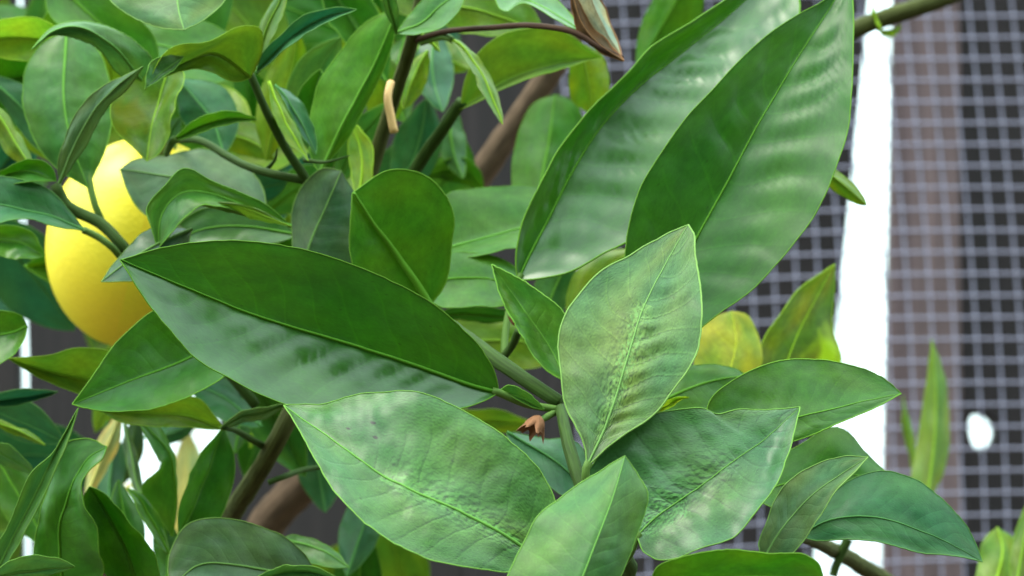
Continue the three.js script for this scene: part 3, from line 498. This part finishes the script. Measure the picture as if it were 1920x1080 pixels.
limb('twig', tri([103, 345, 1.04, 125, 385, 1.04, 190, 420, 1.038, 236, 468, 1.035, 330, 580, 1.05, 480, 760, 1.06]), 0.0019, 0.0018, darkTwig);
limb('twig', tri([866, 190, 1.08, 825, 250, 1.09, 778, 320, 1.1, 720, 440, 1.1, 660, 520, 1.09]), 0.0019, 0.0026, twigMat);
limb('twig', tri([780, 75, 1.06, 830, 60, 1.05, 920, 52, 1.03, 1000, 48, 1.01, 1080, 62, 1.0, 1125, 90, 0.998, 1168, 110, 1.0]), 0.0009, 0.0009, brownTwig);
limb('twig', tri([1000, 420, 1.26, 1200, 280, 1.27, 1450, 130, 1.27, 1560, 75, 1.27, 1640, 40, 1.27, 1760, 0, 1.27, 1950, -80, 1.28]), 0.0042, 0.0032, barkGreen, 50);
limb('twig', tri([1470, 1030, 0.945, 1500, 1008, 1.0, 1560, 1030, 1.1, 1610, 1058, 1.15, 1690, 1110, 1.2]), 0.0012, 0.0034, barkGreen);
limb('twig', tri([1562, 1080, 1.1, 1572, 1050, 1.1, 1590, 1010, 1.1]), 0.0014, 0.0016, twigMat);
limb('twig', tri([503, 905, 1.06, 530, 895, 1.06, 565, 882, 1.07, 605, 875, 1.08]), 0.001, 0.0008, twigMat);
limb('twig', tri([500, 840, 1.06, 475, 826, 1.05, 440, 806, 1.03, 420, 802, 1.02]), 0.0012, 0.0008, twigMat);
limb('twig', tri([945, 668, 0.985, 960, 648, 0.984, 972, 620, 0.98]), 0.0012, 0.0012, twigMat, 10);
limb('thorn', tri([570, 300, 1.03, 610, 304, 1.025, 655, 292, 1.02]), 0.0008, 0.0002, darkTwig, 10);
limb('thorn', tri([500, 318, 1.04, 515, 300, 1.035, 520, 280, 1.03]), 0.0008, 0.0002, darkTwig, 10);
limb('dry_stalk', tri([733, 155, 1.06, 727, 185, 1.055, 733, 220, 1.053, 739, 248, 1.052]), 0.00125, 0.00135, std([0.62, 0.36, 0.13], 0.7), 14).userData.label = 'tan dry leaf stalk';
// dried flower cups
function calyx(x, y, d, r, up) {
  const m = std([0.20, 0.075, 0.025], 0.8, { side: THREE.DoubleSide }), pos = [], idx = [], c = at(x, y, d), nr = 6, na = 30;
  const ax = up, b = new THREE.Vector3(0.3, 0.2, 1).cross(ax).normalize(), c2 = ax.clone().cross(b);
  for (let i = 0; i <= nr; i++) for (let k = 0; k <= na; k++) {
    const t = i / nr, a = k / na * Math.PI * 2, lobe = 1 + 0.2 * t * t * Math.cos(a * 5) + 0.14 * t * Math.sin(a * 9 + 1) + 0.3 * N3(Math.cos(a) * 3, Math.sin(a) * 3, t * 3 + x);
    const p = c.clone().addScaledVector(b, Math.cos(a) * r * lobe * (0.3 + 0.7 * Math.sqrt(t))).addScaledVector(c2, Math.sin(a) * r * lobe * (0.3 + 0.7 * Math.sqrt(t))).addScaledVector(ax, r * (1.5 * t * lobe - 0.6));
    pos.push(p.x, p.y, p.z);
  }
  for (let i = 0; i < nr; i++) for (let k = 0; k < na; k++) { const a = i * (na + 1) + k, q = a + na + 1; idx.push(a, q, a + 1, q, q + 1, a + 1); }
  const g = new THREE.BufferGeometry(); g.setAttribute('position', new THREE.Float32BufferAttribute(pos, 3)); g.setIndex(idx); g.computeVertexNormals();
  mesh('dried_calyx', local(g), m, tree).userData.label = 'small orange-brown dried flower cup';
}
calyx(1006, 793, 0.95, 0.0034, new THREE.Vector3(-0.4, -0.8, 0.3).normalize());
calyx(966, 603, 0.978, 0.0018, new THREE.Vector3(-0.1, 0.9, 0.3).normalize());
limb('dry_stalk', tri([1042, 772, 0.955, 1025, 782, 0.952, 1012, 790, 0.95]), 0.0011, 0.0009, stemMat, 8);

// ------ the rest of the crown: leaves behind and around those
{
  const open = [[232, 775, 415, 1000], [15, 620, 72, 780], [850, 205, 1030, 350], [560, 905, 650, 1005], [1060, 0, 1200, 110], [980, 680, 1060, 830], [1000, 500, 1100, 560], [90, 610, 150, 650], [655, 225, 700, 260]];
  const hits = (x, y) => open.some(([a, b, c, d]) => x > a - 8 && x < c + 8 && y > b - 8 && y < d + 8) || (x > 880 && x < 2000 && y > -30 && y < 1110);
  const keys = ['deep', 'green', 'mid', 'teal', 'green', 'olive', 'deep', 'deep', 'olive', 'under'];
  let n = 0, tries = 0;
  while (n < 195 && tries++ < 9000) {
    const inFrame = n < 135;
    const d = inFrame ? rnd(1.13, 1.5) : rnd(1.2, 1.7), x = inFrame ? rnd(-60, 960) : rnd(-700, 1500), y = inFrame ? rnd(-60, 1120) : rnd(-260, 1500);
    if (!inFrame && x > -80 && x < 2000 && y > -90 && y < 1170) continue;
    const len = rnd(280, 440) / d, a = rnd(0, Math.PI * 2), c = Math.cos(a), s = Math.sin(a), b = rnd(-0.12, 0.12) * len, w = len * rnd(0.17, 0.26);
    const sp = [x - c * len / 2, y - s * len / 2, x + s * b, y - c * b, x + c * len / 2, y + s * len / 2];
    let bad = false;
    for (let t = 0; t <= 1 && !bad; t += 0.1) for (const k of [-1, -0.5, 0, 0.5, 1]) { const ww = w * k * Math.sin(Math.PI * t), px = x + c * (t - 0.5) * len + s * ww, py = y + s * (t - 0.5) * len - c * ww; if (inFrame ? hits(px, py) : (px > -40 && px < 1960 && py > -45 && py < 1125)) { bad = true; break; } }
    if (bad) continue;
    const tilt = rnd(-0.03, 0.03);
    const key = keys[Math.floor(rnd(0, keys.length))];
    leaf(sp, w, w * rnd(0.6, 1), [d, d + tilt * 0.3, d + tilt], [rnd(-0.014, 0.008), rnd(-0.014, 0.008)], key, { wave: 0.002, coat: 0.38, er: 0.00013 });
    n++;
  }
}
// ------------------------------------------------------------------ lemon
{
  const c = at(265, 458, 1.15);
  const g = thing('lemon', 'ripe yellow lemon hanging among the leaves', 'lemon', [c.x, c.y, c.z]);
  const q = 6300 / 1.15, ry = 212 / q, rx = 177 / q, pts = [];
  for (let i = 0; i <= 60; i++) {
    const t = i / 60, a = t * Math.PI; let r = rx * Math.pow(Math.sin(a), 0.93), y = -Math.cos(a) * ry;
    const nip = Math.exp(-Math.pow(t / 0.07, 2)); y -= nip * 0.006;
    const neck = Math.exp(-Math.pow((1 - t) / 0.05, 2)); y -= neck * 0.003;
    pts.push(new THREE.Vector2(Math.max(r, 1e-5), y));
  }
  const geo = new THREE.LatheGeometry(pts, 72), P = geo.attributes.position;
  for (let i = 0; i < P.count; i++) { const x = P.getX(i), y = P.getY(i), z = P.getZ(i), k = 1 + 0.018 * N3(x * 40, y * 40, z * 40 + 3); P.setXYZ(i, x * k, y, z * k); }
  geo.computeVertexNormals();
  const pm = tex(512, 512, (u, v) => { const b = N3(u * 6, v * 4, 2), f = N3(u * 90, v * 90, 5), s = N3(u * 3 + 5, v * 3, 9); return [0.95 + 0.03 * b + 0.02 * f, 0.90 + 0.05 * b + 0.02 * f + 0.05 * s, 0.62 + 0.14 * b]; });
  const bm = tex(512, 512, (u, v) => { const k = 0.5 + 0.5 * N3(u * 110, v * 90, 3) + 0.2 * N3(u * 30, v * 24, 8); return [k, k, k]; }, false);
  const body = mesh('peel', geo, new THREE.MeshPhysicalMaterial({ color: new THREE.Color().setRGB(0.98, 0.84, 0.05), roughness: 0.5, map: pm, bumpMap: bm, bumpScale: 0.00012, clearcoat: 0.25, clearcoatRoughness: 0.4 }), g);
  const ax = at(312, 285, 1.115).sub(at(228, 640, 1.17)).normalize();
  body.quaternion.setFromUnitVectors(new THREE.Vector3(0, 1, 0), ax);
  const top = ax.clone().multiplyScalar(ry - 0.003);
  const cal = []; for (let k = 0; k < 10; k++) { const a = k / 10 * Math.PI * 2, r = k % 2 ? 0.0028 : 0.0052; cal.push(new THREE.Vector2(Math.cos(a) * r, Math.sin(a) * r)); }
  const cg = new THREE.ExtrudeGeometry(new THREE.Shape(cal), { depth: 0.0012, bevelEnabled: true, bevelSize: 0.0006, bevelThickness: 0.0006, bevelSegments: 2 }); cg.rotateX(-Math.PI / 2);
  const cm = mesh('calyx', cg, darkTwig, g); cm.position.copy(top).addScaledVector(ax, 0.0006); cm.quaternion.copy(body.quaternion);
  const s = [top.clone(), top.clone().addScaledVector(ax, 0.004), at(325, 262, 1.08).sub(c)];
  mesh('stalk', tube(s, 0.0014, 0.0011, 12, 8), darkTwig, g);
}
renderer.render(scene, camera);
